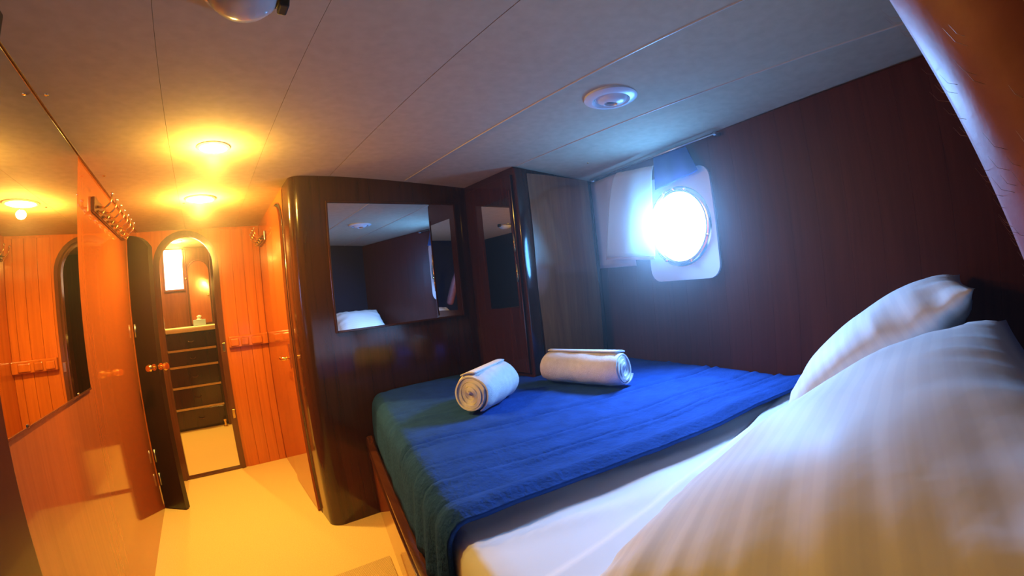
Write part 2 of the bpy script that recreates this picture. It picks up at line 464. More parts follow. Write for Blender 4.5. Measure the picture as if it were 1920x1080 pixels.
# ------------------------------------------------------------------ narrow-door wall (X = XS)
bm = NB(); box(bm, XS, XS + 0.04, 2.56, YF + 0.05, 0, 1.99)
wall_side = structure(make('wall_side', bm, M['mahogany']), 'mahogany wall with a round-topped door')
DY0, DY1 = 2.585, 3.20
def door_outline(ins=0.0, top=1.885, spring=1.62, n=18):
    y0, y1 = DY0 + ins, DY1 - ins
    c = (y0 + y1) / 2; r = (y1 - y0) / 2
    pts = [(y0, 0.012), (y0, spring)]
    for k in range(1, n):
        a = PI - PI * k / n
        pts.append((c + r * math.copysign(abs(math.cos(a)) ** 0.7, math.cos(a)), spring + (top - ins - spring) * abs(math.sin(a)) ** 0.7))
    pts += [(y1, spring), (y1, 0.012)]
    return pts
def yz_prism(bm, poly, x0, x1):
    a = [bm.verts.new((x0, y, z)) for y, z in poly]; b = [bm.verts.new((x1, y, z)) for y, z in poly]
    n = len(poly)
    for i in range(n): bm.faces.new((a[i], a[(i+1) % n], b[(i+1) % n], b[i]))
    bm.faces.new(a); bm.faces.new(list(reversed(b)))
bm = NB(); yz_prism(bm, door_outline(0.0), XS - 0.004, XS + 0.002)
d1 = structure(make('door_1', bm, M['black']), 'round-topped narrow mahogany door with brass lever')
bm = NB(); yz_prism(bm, door_outline(0.012), XS - 0.018, XS - 0.002)
make('leaf', bm, M['gloss_panel'], d1)
hl = thing('handle', '', 'x', (0, 0, 0)) if False else None
bm = NB(); yz_prism(bm, [(2.632, 0.89), (2.632, 1.03), (2.668, 1.03), (2.668, 0.89)], XS - 0.024, XS - 0.018)
hp = make('handle', bm, M['brass'], d1)
bm = NB()
tube(bm, [(XS - 0.02, 2.65, 0.945), (XS - 0.055, 2.65, 0.945), (XS - 0.066, 2.665, 0.945), (XS - 0.066, 2.72, 0.947), (XS - 0.066, 2.77, 0.940)], [0.011, 0.010, 0.011, 0.010, 0.008], 10)
make('lever', bm, M['brass'], hp, smooth=True)
# dark bead that outlines the door in the wall
bm = NB()
tube(bm, [(XS - 0.002, y, z) for y, z in door_outline(-0.006)], 0.005, 6)
make('edge_bead', bm, M['dark_trim'], d1, smooth=True)

# ------------------------------------------------------------------ open leaf of the arched door
bm = NB()
A = Vector((XL + 0.004, 3.268, 0)); B = Vector((-0.343, 3.15, 0))
d = (B - A); dn = Vector((-d.y, d.x, 0)).normalized() * 0.036
V0 = []
tops = [1.80, 1.80, 1.79, 1.775, 1.75, 1.71]
lo = [A + d * (k / 5) for k in range(6)]
for off in (Vector((0, 0, 0)), dn):
    row = [bm.verts.new(p + off + Vector((0, 0, 0.008))) for p in lo] + [bm.verts.new(p + off + Vector((0, 0, t))) for p, t in zip(reversed(lo), reversed(tops))]
    V0.append(row)
bm.faces.new(V0[0]); bm.faces.new(list(reversed(V0[1])))
for i in range(12): bm.faces.new((V0[0][i], V0[1][i], V0[1][(i+1) % 12], V0[0][(i+1) % 12]))
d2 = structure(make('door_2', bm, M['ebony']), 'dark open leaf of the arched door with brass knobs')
for s, nm in ((-1, 'knob'), (1, 'knob')):
    q = A + d * 0.80 + Vector((0, 0, 0.953)) + (dn if s > 0 else Vector((0, 0, 0)))
    nrm = (dn.normalized() if s > 0 else -dn.normalized())
    if s > 0: q = A + d * 0.985 + Vector((0, 0, 0.953)) + dn * 0.5; nrm = d.normalized()
    mt = Matrix.Translation(q) @ nrm.to_track_quat('Z', 'Y').to_matrix().to_4x4()
    bm = NB(); lathe(bm, [(0, -0.002), (0.022, -0.002), (0.022, 0.004), (0.009, 0.007), (0.009, 0.028), (0.020, 0.034), (0.026, 0.046), (0.020, 0.058), (0, 0.062)], mt, 18)
    make(nm, bm, M['brass'], d2, smooth=True, auto=50)
for z in (0.17, 0.33, 1.15):
    bm = NB(); tube(bm, [A + Vector((0.012, -0.014, z)), A + Vector((0.012, -0.014, z + 0.085))], 0.006, 8)
    make('hinge', bm, M['steel'], d2, smooth=True)

# ------------------------------------------------------------------ hull side wall in upright planks
bm = NB()
obox(bm, hull(YB - 0.1, 0, -0.02), HT * 3.2, -HN * 0.05, (0, 0, 1.93))
wall_right = structure(make('wall_right', bm, M['hull_plank']), 'dark mahogany hull side planked upright')
s = -0.35
k = 0
while s < 2.25:
    wd_ = 0.125
    bm = NB(); o = hull(0, 0, -0.02) + HT * (s + 0.001)
    obox(bm, o, HT * (wd_ - 0.0005), HN * 0.02, (0, 0, 1.876))
    # cut nothing: the porthole frame covers the boards
    make('plank', bm, M['hull_plank'], wall_right)
    s += wd_; k += 1

# porthole -----------------------------------------------------------------
PY, PZ = 1.125, HC + 0.225
PM = Matrix.Translation(hull(PY, PZ)) @ Matrix(((HT.x, 0, HN.x), (HT.y, 0, HN.y), (0, 1, 0))).to_4x4()  # local x fwd, y up, z into cabin
def rrect(w, h, r, n=6):
    pts = []
    for cx, cy, a0 in ((w-r, h-r, 0), (-w+r, h-r, PI/2), (-w+r, -h+r, PI), (w-r, -h+r, 1.5*PI)):
        for k in range(n+1):
            a = a0 + PI/2*k/n
            pts.append((cx + r*math.cos(a), cy + r*math.sin(a)))
    return pts
bm = NB()
op = rrect(0.235, 0.285, 0.07)
lo_ = [bm.verts.new(PM @ Vector((x, y, 0.0))) for x, y in op]
hi_ = [bm.verts.new(PM @ Vector((x, y, 0.014))) for x, y in op]
n_ = len(op)
ir = [bm.verts.new(PM @ Vector((0.2*math.cos(math.atan2(y, x)), 0.2*math.sin(math.atan2(y, x)), 0.014))) for x, y in op]
irl = [bm.verts.new(PM @ Vector((0.2*math.cos(math.atan2(y, x)), 0.2*math.sin(math.atan2(y, x)), 0.0))) for x, y in op]
for i in range(n_):
    j = (i+1) % n_
    bm.faces.new((lo_[i], lo_[j], hi_[j], hi_[i])); bm.faces.new((hi_[i], hi_[j], ir[j], ir[i])); bm.faces.new((ir[i], ir[j], irl[j], irl[i])); bm.faces.new((irl[i], irl[j], lo_[j], lo_[i]))
win = structure(make('window_1', bm, M['plate']), 'round porthole flooded with daylight in a pale plate')
bm = NB(); lathe(bm, [(0.178, 0.002), (0.178, 0.018), (0.186, 0.024), (0.2, 0.024), (0.21, 0.020), (0.214, 0.014)], PM, 48)
make('window_frame', bm, M['brass'], win, smooth=True, auto=60)
bm = NB(); lathe(bm, [(0, 0.060), (0.06, 0.056), (0.11, 0.046), (0.15, 0.032), (0.178, 0.014), (0.18, 0.004)], PM, 48)
make('glass', bm, M['daylight'], win, smooth=True)
for ang in (70, 90, 112, 200, 250, 300, 340):
    bm = NB(); lathe(bm, [(0.009, 0.022), (0.009, 0.030), (0, 0.032)], PM @ Matrix.Translation((0.199*math.cos(R(ang)), 0.199*math.sin(R(ang)), 0)), 10)
    make('bolt', bm, M['brass'], win)

# ------------------------------------------------------------------ wardrobe with mirror (cab 1)
wr = thing('wardrobe', 'dark mahogany wardrobe front with rounded corner and a wide mirror', 'wardrobe', (1.0, 2.45, 0))
bm = NB()
rc = 0.07
poly = [(XS, 2.575)]
for k in range(9):
    a = PI + PI/2 * k/8
    poly.append((XS + rc + rc*math.cos(a), 2.335 + rc + rc*math.sin(a)))
poly += [(2.25, 2.335), (2.25, 2.575)]
prism(bm, poly, 0.0, 1.99)
make('body', bm, M['dark_wood'], wr, smooth=True, auto=25)
bm = NB(); box(bm, 0.65, 1.46, 2.329, 2.337, 1.083, 1.785, 0.0); make('mirror', bm, M['mirror'], wr)
bm = NB()
for (x0, x1, z0, z1) in ((0.640, 0.652, 1.073, 1.795), (1.458, 1.47, 1.073, 1.795), (0.652, 1.458, 1.073, 1.085), (0.652, 1.458, 1.783, 1.795)):
    box(bm, x0, x1, 2.322, 2.337, z0, z1, 0.002, 1)
make('mirror_frame', bm, M['dark_trim'], wr)
bm = NB(); tube(bm, [(XS + 0.004, 2.57, 0.0), (XS + 0.004, 2.57, 1.92)], 0.007, 8); make('corner_bead', bm, M['casing'], wr, smooth=True)

# ------------------------------------------------------------------ corner cupboard (cab 2)
cb = thing('corner_cupboard', 'dark corner cupboard with narrow mirror door and glossy burl panel', 'cupboard', (1.9, 2.05, 0))
bm = NB(); box(bm, 1.565, hullx(1.82) - 0.004, 1.825, 2.334, 0.0, 1.99)
make('body', bm, M['dark_wood'], cb)
bm = NB(); box(bm, 1.548, 1.566, 1.838, 2.285, 0.73, 1.86, 0.003); dr = make('door', bm, M['dark_trim'], cb)
bm = NB(); box(bm, 1.5455, 1.549, 1.868, 2.135, 1.105, 1.735); make('mirror', bm, M['mirror'], dr)
bm = NB(); tube(bm, [(1.545, 1.855, 1.07), (1.545, 1.855, 1.77)], 0.004, 6); make('bead', bm, M['casing'], dr, smooth=True)
bm = NB(); tube(bm, [(1.560, 2.292, 0.86), (1.560, 2.292, 1.22)], 0.004, 6); make('hinge', bm, M['brass'], cb, smooth=True)
for z in (1.42, 1.25):
    bm = NB(); tube(bm, [(1.543, 1.851, z), (1.543, 1.851, z + 0.1)], 0.005, 8); make('hinge', bm, M['brass'], cb, smooth=True)
bm = NB()
def burl(u, v):
    x = 1.655 + u * 0.53; z = 0.70 + v * 1.17
    y = 1.812 - 0.010 * math.exp(-((u - 0.25)/0.28)**2) * (0.5 + 0.5*math.sin(v*7.0 + 0.6)) - 0.004*math.sin(v*11 + u*4)
    return Vector((x, y, z))
g = grid(bm, burl, 24, 40)
edge = [g[i][0] for i in range(25)] + [g[24][j] for j in range(1, 41)] + [g[i][40] for i in range(23, -1, -1)] + [g[0][j] for j in range(39, 0, -1)]
bk = [bm.verts.new((p.co.x, 1.826, p.co.z)) for p in edge]
for i in range(len(edge)):
    j = (i+1) % len(edge); bm.faces.new((edge[i], edge[j], bk[j], bk[i]))
make('panel', bm, M['burl'], cb, smooth=True, auto=40)
bm = NB(); box(bm, 1.563, 1.650, 1.806, 1.828, 0.70, 1.895, 0.006, 3); make('stile', bm, M['dark_trim'], cb, smooth=True, auto=40)
bm = NB(); box(bm, 2.188, hullx(1.81) - 0.006, 1.806, 1.828, 0.70, 1.872, 0.004, 2); make('stile', bm, M['dark_trim'], cb, smooth=True, auto=40)

# ------------------------------------------------------------------ bed base
HEAD = YB + 0.02
bd = thing('bed', 'built-in double bed base with varnished mahogany side and fiddle rail', 'bed', (1.2, 1.0, 0))
bm = NB()
RV = Vector((0.2505, 1, 0)); RVn = RV.normalized(); RNn = Vector((-RVn.y, RVn.x, 0))   # outwards, to the aisle
def railp(y, off=0.0, z=0.0): return Vector((railx(y), y, z)) + RNn * off
obox(bm, railp(HEAD, 0.0), RV * (2.328 - HEAD), -RNn * 0.03, (0, 0, 0.385))
make('side_panel', bm, M['gloss_panel'], bd)
bm = NB()
a0 = railp(HEAD + 0.02, -0.03); pts = [(a0.x, a0.y), (railp(2.32, -0.03).x, 2.32), (1.54, 2.32), (1.54, 1.815), (hullx(1.80) - 0.03, 1.80), (hullx(HEAD + 0.02) - 0.03, HEAD + 0.02)]
prism(bm, pts, 0.345, 0.385); make('platform', bm, M['dark_wood'], bd)
bm = NB()
# rail: rounded section swept along the side, lifted at the far end
sec = [(-0.034, 0.0), (0.008, 0.0), (0.011, 0.02), (0.011, 0.055), (0.006, 0.066), (-0.004, 0.070), (-0.024, 0.070), (-0.032, 0.064), (-0.034, 0.05)]
ys = [HEAD + (2.325 - HEAD) * i / 40 for i in range(41)]
rings = []
for y in ys:
    lift = 0.03 * max(0.0, (y - 2.2) / 0.125) ** 2
    rings.append([bm.verts.new(railp(y, o_, 0.378 + z_ + (lift if z_ > 0.03 else 0))) for o_, z_ in sec])
for a_, b_ in zip(rings, rings[1:]):
    for q in range(len(sec)):
        bm.faces.new((a_[q], a_[(q+1) % len(sec)], b_[(q+1) % len(sec)], b_[q]))
bm.faces.new(rings[0]); bm.faces.new(list(reversed(rings[-1])))
make('rail', bm, M['rail_wood'], bd, smooth=True, auto=35)
bm = NB(); tube(bm, [railp(HEAD + 0.02, 0.013, 0.431), railp(2.28, 0.013, 0.431)], 0.004, 6); make('rail_bead', bm, M['rail_wood'], bd, smooth=True)

# ------------------------------------------------------------------ mattress and blanket
BZ = 0.69
def matl(y): return railx(y) + 0.098 + 0.02 * min(1, max(0, (y - 0.9) / 1.4))
def matr(y): return hullx(y) - 0.012
XB = 1.535
def mx_(t, y):
    l, r_ = matl(y), matr(y)
    return l + (XB - l) * t / 0.6 if t <= 0.6 else XB + (r_ - XB) * (t - 0.6) / 0.4
def yline(t, s, ynear):
    """rows: s 0..0.75 from the near line to 1.796, then on to the foot"""
    if s <= 0.75: return ynear + (1.796 - ynear) * s / 0.75
    return 1.796 + (2.312 - 1.796) * (s - 0.75) / 0.25
def bed_cloth(bm, ynear_fn, ztop, zlow, drop_out, nt=40, ns=56, skirt=8, wr_=None, near_drop=None, rad=0.05):
    cols = []
    tvals = [0.6 * i / 24 for i in range(25)] + [0.6 + 0.4 * i / 16 for i in range(1, 17)]
    svals = [0.75 * i / 150 for i in range(151)] + [0.75 + 0.25 * i / 40 for i in range(1, 41)]
    V = {}
    for i, t in enumerate(tvals):
        for j, s_ in enumerate(svals):
            if t > 0.6 + 1e-6 and s_ > 0.75 + 1e-6: continue
            yn = ynear_fn(t)
            y = yline(t, s_, yn); x = mx_(t, y)
            z = ztop(x, y, t, s_)
            V[i, j] = bm.verts.new((x, y, z))
    for i in range(len(tvals) - 1):
        for j in range(len(svals) - 1):
            q = [V.get(k) for k in ((i, j), (i+1, j), (i+1, j+1), (i, j+1))]
            if all(q): bm.faces.new(q)
    # aisle-side skirt with a round shoulder
    prev = [V[0, j] for j in range(len(svals))]
    for k in range(1, skirt + 1):
        row = []
        for j, s_ in enumerate(svals):
            p = V[0, j].co
            if k <= 4:
                a = PI/2 * k/4
                dx = rad * 0.7 * math.sin(a); dz = -rad * (1 - math.cos(a))
            else:
                f = (k - 4) / (skirt - 4)
                dx = rad * 0.7 + drop_out * f; dz = -rad - (p.z - rad - zlow) * f
            wob = 0.0 if wr_ is None else wr_(p.y, k / skirt)
            q = p + RNn * (dx + wob); q.z = p.z + dz
            row.append(bm.verts.new(q))
        for j in range(len(svals) - 1):
            bm.faces.new((prev[j], prev[j+1], row[j+1], row[j]))
        prev = row
    return V, len(tvals), len(svals)

bm = NB()
def sheet_z(x, y, t, s_):
    p = Vector((x * 2.2, y * 2.2, 0.3))
    z = BZ - 0.004 + 0.008 * noise.noise(p) + 0.003 * noise.noise(p * 3.1)
    rd = abs(noise.noise(Vector((x * 1.3 + y * 3.2, x * 0.5 - y * 0.4, 7))))
    z += 0.006 * max(0.0, 0.12 - rd) / 0.12
    return z - 0.018 * (s_ > 0.3)
V, a_, b_ = bed_cloth(bm, lambda t: HEAD + 0.03, sheet_z, 0.455, 0.012, rad=0.06)
for t_ in ():
    pass
mt = make('mattress', bm, M['sheet'], smooth=True)
mo = mt.modifiers.new('solid', 'SOLIDIFY'); mo.thickness = 0.03; mo.offset = -1
tag(mt, 'white sheeted mattress, bare strip between blue blanket and pillows', 'mattress')

bm = NB()
def yn_bl(t):
    x = 0.40 + (1.86 - 0.40) * t
    return 0.805 - 0.262 * (x - 0.40) + 0.012 * math.sin(t * 9)
def bl_z(x, y, t, s_):
    p = Vector((x * 5.0, y * 5.0, 1.7))
    z = BZ + 0.014 + 0.004 * noise.noise(p) + 0.002 * noise.noise(p * 3.3) + 0.0016 * noise.noise(Vector((x * 9, y * 38, 4.0)))
    # long creases running across the bed
    c = (y + 0.262 * x)
    for c0, a0, w0 in ((1.50, 0.006, 0.010), (1.53, -0.007, 0.009), (1.565, 0.006, 0.011), (1.27, 0.005, 0.010), (1.30, -0.006, 0.009), (1.14, 0.005, 0.010), (1.17, -0.005, 0.008), (1.03, -0.004, 0.009), (1.84, 0.004, 0.012), (1.98, -0.004, 0.01)):
        u = (c - c0 - 0.03 * noise.noise(Vector((x * 3, c0 * 2, 0)))) / w0
        z += 1.7 * a0 * math.exp(-u * u) * (0.35 + 0.65 * (0.5 + 0.5 * noise.noise(Vector((x * 2.5, c0 * 9, 3)))))
    # folded hem along the near edge
    e = s_ / 0.05
    if e < 1.6: z += 0.016 * math.exp(-(e - 0.75) ** 2 * 4)
    # foot and hull side lie against the joinery
    if t < 0.04: z -= 0.004
    return z
def bl_w(y, f):
    near = max(0.0, 1.0 - (y - 0.8) / 0.5)
    return f * (0.006 + 0.016 * near * math.sin(y * 46) + 0.006 * noise.noise(Vector((y * 8, f * 2, 0))))
V, nt_, ns_ = bed_cloth(bm, yn_bl, bl_z, 0.465, 0.012, wr_=bl_w, rad=0.07, skirt=10)
bl = make('blanket', bm, M['blanket'], smooth=True)
so = bl.modifiers.new('solid', 'SOLIDIFY'); so.thickness = 0.012; so.offset = 1
tag(bl, 'royal blue fleece blanket spread over the foot of the bed', 'blanket')

# ------------------------------------------------------------------ pillows
def pillow(name, label, w_, h_, th, mtx, seed, grp):
    bm = NB()
    nu, nv = 56, 40
    def surf(sgn):
        def fn(a, b):
            u, v = a * 2 - 1, b * 2 - 1
            k = (max(0.0, 1 - abs(u) ** 2.6)) ** 0.62 * (max(0.0, 1 - abs(v) ** 2.6)) ** 0.62
            x = u * w_/2 * (1 - 0.05 * (1 - v*v)); y = v * h_/2 * (1 - 0.05 * (1 - u*u))
            z = sgn * th/2 * k
            p = Vector((x * 6, y * 6, seed + sgn))
            z += sgn * 0.012 * k * noise.noise(p) + 0.010 * min(1, k * 3) * noise.noise(p * 0.6)
            # gathers running in from the ends
            z += sgn * 0.017 * noise.noise(Vector((x * 2.0, y * 26, seed))) * max(0, abs(u) - 0.45) * 2 * min(1, k * 4)
            z += sgn * 0.011 * noise.noise(Vector((x * 26, y * 2.0, seed + 5))) * max(0, abs(v) - 0.5) * 2 * min(1, k * 4)
            return Vector((x, y, z))
        return fn
    A_ = grid(bm, surf(1), nu, nv); B_ = grid(bm, surf(-1), nu, nv)
    bmesh.ops.remove_doubles(bm, verts=bm.verts[:], dist=0.0006)
    o = make(name, bm, M['pillow'], smooth=True)
    o.matrix_world = mtx
    tag(o, label, 'pillow', grp)
    return o
def frame(origin, xdir, ydir):
    x = Vector(xdir).normalized(); y = Vector(ydir); y = (y - x * y.dot(x)).normalized(); z = x.cross(y)
    return Matrix.Translation(origin) @ Matrix((x, y, z)).transposed().to_4x4()
pillow('pillow', 'white satin-stripe pillow nearest the camera, filling the bottom corner', 0.96, 0.65, 0.25,
       frame((0.785, 0.122, 0.885), (1, 0.0, 0.0), (0.0, -0.58, 0.33)), 3.1, 'bed pillows')
pillow('pillow', 'white pillow propped behind the other, close against the hull side', 0.56, 0.60, 0.23,
       frame((1.530, 0.145, 0.945), (1, 0.0, 0.0), (0.0, -0.58, 0.42)), 8.4, 'bed pillows')

# ------------------------------------------------------------------ rolled towels
def towel(label, a, b, r_, seed):
    a, b = Vector(a), Vector(b)
    ax = (b - a); L = ax.length
    base = (a + b) / 2
    t = thing('rolled_towel', label, 'towel', (base.x, base.y, base.z - r_), 'rolled towels on the bed')
    z = ax.normalized(); up = Vector((0, 0, 1)); x = up.cross(z).normalized(); y = z.cross(x)
    mtx = Matrix((x, y, z)).transposed().to_4x4()
    bm = NB()
    turns = 4.6; n = 120
    pitch = (r_ - 0.012) / turns
    out, inn = [], []
    for i in range(n + 1):
        th_ = 2*PI*turns * i/n
        rr = 0.012 + pitch * th_ / (2*PI)
        squash = 1.0
        ca, sa = math.cos(th_ + seed), math.sin(th_ + seed)
        out.append((rr*ca, rr*sa)); q_ = max(rr - pitch*0.88, 0.003); inn.append((q_*ca, q_*sa))
    nz = 14
    def pt(p, k, side, i):
        f = k / nz
        end = min(f, 1 - f) * nz
        rad = math.hypot(*p); s_ = 1.0
        if side == 0 and i > n - 32: s_ = 1 - 0.10 * max(0, 1 - end / 1.6) ** 2
        zz = (f - 0.5) * L + 0.010 * math.sin(i * 0.21 + seed) * (1 if f > 0.5 else -1) * max(0, 1 - end / 2.0)
        nn = noise.noise(Vector((p[0] * 14, p[1] * 14, zz * 12 + seed))) * 0.006
        ss = s_ * (1 + nn / max(rad, 0.02))
        return Vector((p[0] * ss, max(p[1] * ss * 0.97, -r_ * 0.94), zz)) 
    O = [[bm.verts.new(pt(out[i], k, 0, i)) for k in range(nz+1)] for i in range(n+1)]
    I = [[bm.verts.new(pt(inn[i], k, 1, i)) for k in range(nz+1)] for i in range(n+1)]
    for i in range(n):
        for k in range(nz):
            bm.faces.new((O[i][k], O[i+1][k], O[i+1][k+1], O[i][k+1]))
            bm.faces.new((I[i][k], I[i][k+1], I[i+1][k+1], I[i+1][k]))
        bm.faces.new((O[i][0], I[i][0], I[i+1][0], O[i+1][0]))
        bm.faces.new((O[i][nz], O[i+1][nz], I[i+1][nz], I[i][nz]))
    for k in range(nz):
        bm.faces.new((O[n][k], O[n][k+1], I[n][k+1], I[n][k])); bm.faces.new((O[0][k], I[0][k], I[0][k+1], O[0][k+1]))
    bmesh.ops.transform(bm, matrix=mtx, verts=bm.verts[:])
    bmesh.ops.translate(bm, verts=bm.verts[:], vec=(0, 0, r_))
    make('roll', bm, M['terry'], t, smooth=True, local=True, auto=60)
    # a loose flap of the outer layer
    bm = NB()
    def flap(u, v):
        a0 = -1.0 + 0.75 * u
        rr = r_ * (0.985 + 0.012 * u)
        return mtx @ Vector((rr * math.cos(a0 + PI/2 + 0.5), rr * math.sin(a0 + PI/2 + 0.5) * 0.97, (v - 0.5) * L * (0.94 - 0.04 * u))) + Vector((0, 0, r_))
    grid(bm, flap, 10, 12)
    f = make('flap', bm, M['terry'], t, smooth=True, local=True)
    f.modifiers.new('solid', 'SOLIDIFY').thickness = 0.006
    return t
TR = 0.093
towel('white rolled bath towel showing its spiral end, nearer the bed foot rail', (0.925, 1.49, BZ + 0.022 + TR), (1.21, 1.635, BZ + 0.022 + TR), TR, 0.4)
towel('white rolled bath towel lying lengthwise beside the hull side', (1.50, 1.625, BZ + 0.028 + 0.088), (1.565, 1.19, BZ + 0.028 + 0.088), 0.088, 2.0)

# ------------------------------------------------------------------ wall mirror on the left wall
wm = thing('wall_mirror', 'large frameless mirror fixed on the aisle wall with small clips', 'mirror', (XL, 1.55, 1.01))
bm = NB(); box(bm, XL + 0.0005, XL + 0.0055, 1.092, 2.0, 1.01, 1.911); make('glass', bm, M['mirror'], wm)
bm = NB(); box(bm, XL + 0.0005, XL + 0.008, 1.092, 2.0, 1.004, 1.010); make('edge_strip', bm, M['casing'], wm)
for y in (1.32, 1.82):
    bm = NB(); lathe(bm, [(0, 0.009), (0.005, 0.008), (0.0065, 0.0)], Matrix.Translation((XL, y, 1.012)) @ Matrix.Rotation(PI/2, 4, 'Y'), 12); make('clip', bm, M['chrome'], wm)

# ------------------------------------------------------------------ coat hook racks
def hook_rack(label, x, sx, y0, y1, z0, z1, n):
    r_ = thing('coat_rack', label, 'coat rack', (x, (y0+y1)/2, z0), 'coat racks')
    bm = NB(); box(bm, min(x, x + sx*0.016), max(x, x + sx*0.016), y0, y1, z0, z1, 0.004); make('board', bm, M['casing'], r_)
    zc = (z0 + z1) / 2
    for i in range(n):
        y = y0 + (y1 - y0) * (i + 0.5) / n
        bm = NB()
        tube(bm, [(x + sx*0.016, y, zc), (x + sx*0.05, y, zc - 0.006), (x + sx*0.075, y, zc + 0.02), (x + sx*0.08, y, zc + 0.055)], [0.007, 0.005, 0.005, 0.004], 8)
        h = make('hook', bm, M['brass'], r_, smooth=True)
        bm = NB(); bmesh.ops.create_uvsphere(bm, u_segments=10, v_segments=6, radius=0.009, matrix=Matrix.Translation((x + sx*0.08, y, zc + 0.06)))
        make('knob', bm, M['chrome'], h, smooth=True)
        bm = NB(); tube(bm, [(x + sx*0.016, y, zc - 0.02), (x + sx*0.038, y, zc - 0.034), (x + sx*0.045, y, zc - 0.018)], [0.006, 0.005, 0.004], 8)
        make('hook', bm, M['brass'], r_, smooth=True)
hook_rack('wooden rack of brass coat hooks on the aisle wall past the mirror', XL, 1, 2.27, 3.10, 1.745, 1.815, 7)
hook_rack('small brass coat hook rack high in the corner beside the round-topped door', XS, -1, 3.32, 3.70, 1.745, 1.815, 4)

# ------------------------------------------------------------------ ceiling lamps
def lamp_on(label, x, y, watts, rad=0.055, z=None):
    z = ceilz(x) if z is None else z
    t = thing('downlight', label, 'ceiling lamp', (x, y, z), 'lit downlights')
    bm = NB(); lathe(bm, [(rad + 0.016, 0.004), (rad + 0.016, -0.004), (rad + 0.006, -0.009), (rad, -0.007), (rad, 0.004)], Matrix.Translation((x, y, z)), 32)
    make('rim', bm, M['lamp_ring'], t, smooth=True, auto=40)
    bm = NB(); lathe(bm, [(rad, -0.005), (rad*0.8, -0.012), (rad*0.45, -0.017), (0, -0.019)], Matrix.Translation((x, y, z)), 32)
    make('lens', bm, M['lamp_on'], t, smooth=True)
    ld = bpy.data.lights.new('lamp_light', 'SPOT'); ld.energy = watts * 1.2; ld.color = WARM; ld.shadow_soft_size = 0.04; ld.spot_size = R(150); ld.spot_blend = 0.55
    lo2 = bpy.data.objects.new('lamp_light', ld); COL.objects.link(lo2); lo2.parent = t; lo2.location = (0, 0, -0.03)
    lp = bpy.data.lights.new('ceiling_fill', 'POINT'); lp.energy = watts * 0.55; lp.color = WARM; lp.shadow_soft_size = 0.025
    lo3 = bpy.data.objects.new('ceiling_fill', lp); COL.objects.link(lo3); lo3.parent = t; lo3.location = (0, 0, -0.062)  # added point light below the lens, warms the ceiling around it
    return t
lamp_on('lit round downlight in the aisle ceiling, first ahead of the bed foot', 0.052, 1.92, 9 * LAMP_W, 0.052)
lamp_on('glaring lit downlight over the aisle just before the archway', -0.003, 2.80, 16 * LAMP_W, 0.075)
lamp_on('small lit ceiling lamp beyond the archway in the next cabin', -0.298, 5.45, 17 * LAMP_W, 0.06, 2.105)

z = ceilz(0.066)
t = thing('dome_lamp', 'unlit grey glass dome lamp on the ceiling overhead', 'ceiling lamp', (0.068, 0.905, z))
bm = NB(); lathe(bm, [(0.088, 0.004), (0.088, -0.012), (0.078, -0.018), (0.074, 0.0)], Matrix.Translation((0.068, 0.905, z)), 36); make('rim', bm, M['chrome'], t, smooth=True, auto=40)
bm = NB(); lathe(bm, [(0.077, -0.010), (0.072, -0.028), (0.056, -0.045), (0.03, -0.055), (0, -0.058)], Matrix.Translation((0.068, 0.905, z)), 36); make('glass', bm, M['grey_glass'], t, smooth=True)
bm = NB(); box(bm, 0.148, 0.17, 0.89, 0.93, z - 0.03, z, 0.004); make('catch', bm, M['black'], t)

z = ceilz(1.335) ; cx_, cy_ = 1.335, 0.934
t = thing('eyeball_lamp', 'unlit white eyeball lamp in the ceiling above the bed', 'ceiling lamp', (cx_, cy_, z))
mtl = Matrix.Translation((cx_, cy_, z))
bm = NB(); lathe(bm, [(0.104, 0.004), (0.104, -0.004), (0.090, -0.012), (0.074, -0.014), (0.066, -0.006), (0.066, 0.004)], mtl, 40); make('rim', bm, M['white_plastic'], t, smooth=True, auto=50)
bm = NB(); lathe(bm, [(0.066, 0.0), (0.060, -0.012), (0.044, -0.022), (0.026, -0.026), (0.024, -0.018), (0, -0.016)], mtl @ Matrix.Rotation(R(8), 4, 'X'), 32); ey = make('eyeball', bm, M['white_plastic'], t, smooth=True, auto=50)
bm = NB(); lathe(bm, [(0.021, -0.017), (0.018, -0.0195), (0, -0.0205)], mtl @ Matrix.Rotation(R(8), 4, 'X'), 20); make('bulb', bm, M['black'], ey, smooth=True)

# ------------------------------------------------------------------ curtains and rod
rod = thing('curtain_rod', 'thin steel curtain rod along the top of the hull side', 'curtain rod', hull(1.2, 1.86))
bm = NB(); tube(bm, [hull(1.76, 1.862, 0.045), hull(1.21, 1.855, 0.045), hull(0.80, 1.855, 0.045)], 0.0045, 8); make('tube', bm, M['steel'], rod, smooth=True)
for y in (1.755, 0.81):
    bm = NB(); tube(bm, [hull(y, 1.857, 0.0), hull(y, 1.857, 0.046)], 0.009, 8); make('bracket', bm, M['steel'], rod, smooth=True)
def drape(name, label, m, top, bot, offs, folds, amp, parent=None, nu=40, nv=20, bulge=0.0):
    """top / bot: (y_forward, z, y_aft, z) along the hull side"""
    bm = NB()
    def fn(u, v):
        yt = top[0] + (top[2]-top[0])*u; zt = top[1] + (top[3]-top[1])*u
        yb = bot[0] + (bot[2]-bot[0])*u; zb = bot[1] + (bot[3]-bot[1])*u
        e = v ** 0.8
        y = yt + (yb-yt)*(v**0.55 if bulge else v); z_ = zt + (zb-zt)*v
        o_ = offs + amp * math.sin(u*2*PI*folds + v*0.6) * (0.4 + 0.6*v) + bulge * v * math.sin(u*PI)
        return hull(y, z_, o_)
    grid(bm, fn, nu, nv)
    o = make(name, bm, m, parent, smooth=True)
    s_ = o.modifiers.new('solid', 'SOLIDIFY'); s_.thickness = 0.002
    if parent is None: tag(o, label, 'curtain')
    return o
